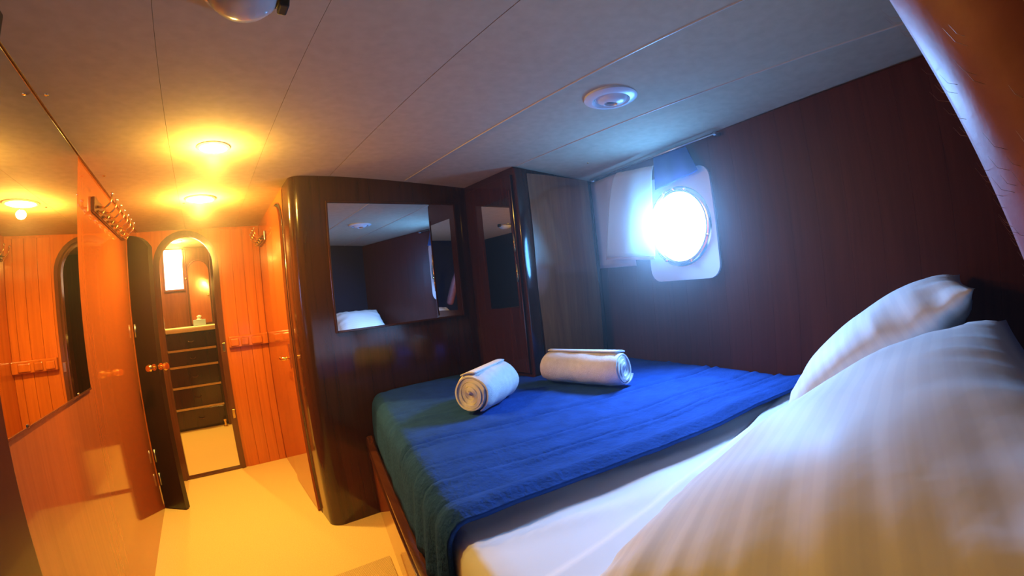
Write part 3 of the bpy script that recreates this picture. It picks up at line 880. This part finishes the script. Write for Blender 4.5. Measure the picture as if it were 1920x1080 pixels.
cl = thing('curtain', 'cream curtain panel with hem drawn aside beside the porthole', 'curtain', hull(1.5, 1.33, 0.04))
drape('panel', '', M['curtain'], (1.47, HC+0.600, 1.185, HC+0.565), (1.641, HC+0.117, 1.257, HC+0.083), 0.085, 1.6, 0.010, cl, bulge=0.008)
drape('hem', '', M['lining'], (1.641, HC+0.116, 1.257, HC+0.082), (1.644, HC+0.100, 1.257, HC+0.064), 0.088, 1.6, 0.010, cl, nv=3)
drape('curtain', 'lilac-grey lining curtain hanging in the corner behind the cream panel', M['lining'], (1.80, HC+0.622, 1.50, HC+0.622), (1.795, HC+0.055, 1.46, HC+0.045), 0.016, 2.2, 0.006)
drape('curtain', 'short blue curtain hanging from the rod over the porthole', M['blue_curtain'], (1.21, HC+0.618, 0.985, HC+0.615), (1.225, HC+0.44, 0.93, HC+0.475), 0.045, 2.0, 0.006)

# ------------------------------------------------------------------ floor mat
mt_ = NB()
prism(mt_, [(0.10, 1.40), (0.488, 1.40), (0.590, 1.865), (0.10, 1.88)], 0.001, 0.010)
fm = make('floor_mat', mt_, M['rib']); tag(fm, 'ribbed beige floor mat beside the bed base', 'mat')

# ------------------------------------------------------------------ next cabin : chest of drawers, lockers, lamp
bm = NB(); box(bm, -1.0, -0.96, YF + 0.05, 6.1, 0, 2.1); structure(make('wall_port', bm, M['mahogany']), 'side wall of the cabin beyond the archway')
bm = NB(); box(bm, 0.62, 0.66, YF + 0.05, 6.1, 0, 2.1); structure(make('wall_starboard', bm, M['mahogany']), 'other side wall of the cabin beyond the archway')
bm = NB(); box(bm, -1.0, 0.66, 6.0, 6.05, 0, 2.1); structure(make('wall_end', bm, M['casing']), 'end wall of the cabin beyond the archway')
ch = thing('chest_of_drawers', 'dark chest of drawers with pale top seen through the archway', 'chest of drawers', (-0.35, 5.7, 0))
bm = NB(); box(bm, -0.80, 0.065, 5.46, 5.98, 0.0, 1.09); make('body', bm, M['dark_wood'], ch)
bm = NB(); box(bm, -0.82, 0.075, 5.42, 5.985, 1.09, 1.145, 0.01, 3); make('top', bm, M['marble'], ch, smooth=True, auto=40)
zs = [0.012, 0.245, 0.485, 0.715, 0.895, 1.085]
for a_, b_ in zip(zs, zs[1:]):
    bm = NB(); box(bm, -0.78, 0.045, 5.435, 5.462, a_ + 0.014, b_ - 0.016, 0.004); dw = make('drawer', bm, M['dark_wood'], ch)
    zc = (a_ + b_) / 2
    bm = NB(); tube(bm, [(-0.245, 5.433, zc + 0.01), (-0.24, 5.415, zc - 0.005), (-0.215, 5.410, zc - 0.012), (-0.19, 5.415, zc - 0.005), (-0.185, 5.433, zc + 0.01)], 0.005, 6); make('handle', bm, M['casing'], dw, smooth=True)
for z_ in zs[1:-1]:
    bm = NB(); box(bm, -0.80, 0.055, 5.425, 5.462, z_ - 0.012, z_ + 0.012, 0.003); make('dividing_strip', bm, M['gold_strip'], ch)
bm = NB(); box(bm, 0.066, 0.20, 5.40, 5.98, 0.0, 2.09, 0.004); structure(make('trim_4', bm, M['casing']), 'upright panel beside the far chest of drawers')
bx = thing('tissue_box', 'blue and white tissue box on the far chest top', 'tissue box', (-0.10, 5.60, 1.145))
bm = NB(); box(bm, -0.17, -0.03, 5.54, 5.66, 1.1455, 1.215, 0.003); make('carton', bm, M['tissue'], bx)
bm = NB(); lathe(bm, [(0.035, 0), (0.02, 0.02), (0.03, 0.04), (0.0, 0.055)], Matrix.Translation((-0.10, 5.60, 1.213)), 9); make('tissue', bm, M['paper'], bx)
lk = thing('far_locker', 'locker with an arched door over the far chest', 'locker', (-0.2, 5.98, 1.15))
bm = NB(); box(bm, -0.70, 0.065, 5.955, 5.995, 1.15, 2.09); make('body', bm, M['casing'], lk)
def xz_arch(x0, x1, z0, zs_, zt, n=12):
    c = (x0+x1)/2; r_ = (x1-x0)/2
    return [(x0, z0), (x0, zs_)] + [(c + r_*math.cos(PI - PI*k/n), zs_ + (zt-zs_)*math.sin(PI*k/n)) for k in range(1, n)] + [(x1, zs_), (x1, z0)]
def xz_prism(bm, poly, y0, y1):
    a = [bm.verts.new((x, y0, z)) for x, z in poly]; b = [bm.verts.new((x, y1, z)) for x, z in poly]
    n = len(poly)
    for i in range(n): bm.faces.new((a[i], b[i], b[(i+1) % n], a[(i+1) % n]))
    bm.faces.new(list(reversed(a))); bm.faces.new(b)
bm = NB(); xz_prism(bm, xz_arch(-0.20, 0.055, 1.17, 1.80, 1.935), 5.935, 5.957); dd = make('door', bm, M['burl'], lk)
bm = NB(); tube(bm, [(x, 5.934, z_) for x, z_ in xz_arch(-0.20, 0.055, 1.17, 1.80, 1.935)], 0.008, 6); make('edge_bead', bm, M['casing'], dd, smooth=True)
bm = NB(); bmesh.ops.create_uvsphere(bm, u_segments=10, v_segments=8, radius=0.014, matrix=Matrix.Translation((0.03, 5.925, 1.50))); make('knob', bm, M['brass'], dd, smooth=True)
bm = NB(); box(bm, -0.235, -0.21, 5.925, 5.957, 1.15, 2.09, 0.006); make('stile', bm, M['casing'], lk)
bm = NB(); bmesh.ops.create_uvsphere(bm, u_segments=10, v_segments=8, radius=0.012, matrix=Matrix.Translation((-0.222, 5.917, 1.72))); make('knob', bm, M['brass'], lk, smooth=True)
bm = NB(); box(bm, -0.485, -0.238, 5.93, 5.957, 1.58, 2.085, 0.004); w2 = make('window_2', bm, M['casing']); structure(w2, 'bright small window in the far cabin')
bm = NB(); box(bm, -0.47, -0.255, 5.926, 5.932, 1.60, 2.075); make('pane', bm, M['far_window'], w2)
ds = thing('door_stop', 'small brass door stop on the carpet beyond the archway', 'door stop', (0.03, 5.34, 0))
bm = NB(); lathe(bm, [(0.022, 0.0), (0.022, 0.01), (0.012, 0.016), (0.012, 0.06), (0.018, 0.065), (0.018, 0.085), (0.0, 0.09)], Matrix.Translation((0.03, 5.34, 0)), 14); make('post', bm, M['brass'], ds, smooth=True, auto=40)

# ------------------------------------------------------------------ photographer's raised forearm and hand at the lens edge
C1 = Vector((0.221, -0.042, 1.359)); C2 = Vector((0.243, -0.082, 1.238))
dv = (C1 - C2).normalized()
side = Vector((0.7, 0.7, 0)); side = (side - dv * side.dot(dv)).normalized(); nrm = dv.cross(side)
el = C2 - dv * 0.15; wrist = C1 + dv * 0.10
chain = [(el - dv * 0.03, 0.046), (el + dv*0.02, 0.050), (C2 + dv*0.0, 0.050), (C1, 0.045), (wrist, 0.031), (wrist + dv * 0.035, 0.034), (wrist + dv * 0.075, 0.030)]
verts = [c[0] for c in chain]; rad = [c[1] for c in chain]; edges = [(i, i+1) for i in range(len(chain)-1)]
palm = len(verts) - 1
def finger(root, pts, r0):
    i0 = root
    for k, p in enumerate(pts):
        verts.append(p); rad.append(r0 * (1 - 0.12 * k)); edges.append((i0, len(verts) - 1)); i0 = len(verts) - 1
pc = verts[palm]
for k, (sx_, ln) in enumerate(((-0.033, 0.062), (-0.011, 0.072), (0.011, 0.067), (0.032, 0.052))):
    b0 = pc + side * sx_ + dv * 0.022
    finger(palm, [b0, b0 + dv * ln * 0.42 + nrm * 0.008, b0 + dv * ln * 0.66 + nrm * 0.026, b0 + dv * ln * 0.72 + nrm * 0.046], 0.010)
th0 = wrist + dv * 0.035 + side * -0.036 + nrm * 0.008
finger(palm - 1, [th0, th0 + dv * 0.03 - side * 0.014 + nrm * 0.012, th0 + dv * 0.055 - side * 0.014 + nrm * 0.022], 0.0115)
me = bpy.data.meshes.new('person'); me.from_pydata([tuple(v) for v in verts], edges, [])
pn = bpy.data.objects.new('person', me); COL.objects.link(pn)
sk = pn.modifiers.new('skin', 'SKIN')
for i, v in enumerate(me.skin_vertices[0].data):
    v.radius = (rad[i], rad[i]); v.use_root = (i == 0)
pn.modifiers.new('sub', 'SUBSURF').levels = 2
pn.modifiers['sub'].render_levels = 2
pn.modifiers['skin'].use_smooth_shade = True
me.materials.append(M['skin'])
tag(pn, "person's raised bare hairy forearm filling the top corner beside the lens", 'person')
bm = NB()
for i in range(420):
    f = random.uniform(-0.06, 0.20); a = random.uniform(0, 2*PI)
    c = C2 + dv * f
    rr = 0.045 if f > 0.12 else 0.0475
    dr_ = side * math.cos(a) + nrm * math.sin(a)
    b0 = c + dr_ * (rr * 0.93); ln = random.uniform(0.005, 0.010)
    q1 = b0 + dr_ * ln * 0.45 + dv * ln * 0.35; q2 = b0 + dr_ * ln * 0.6 + dv * ln
    tube(bm, [b0, q1, q2], [0.00010, 0.00008, 0.00003], 3, cap=False)
hr = make('arm_hair', bm, M['hair'], pn); hr['kind'] = 'stuff'
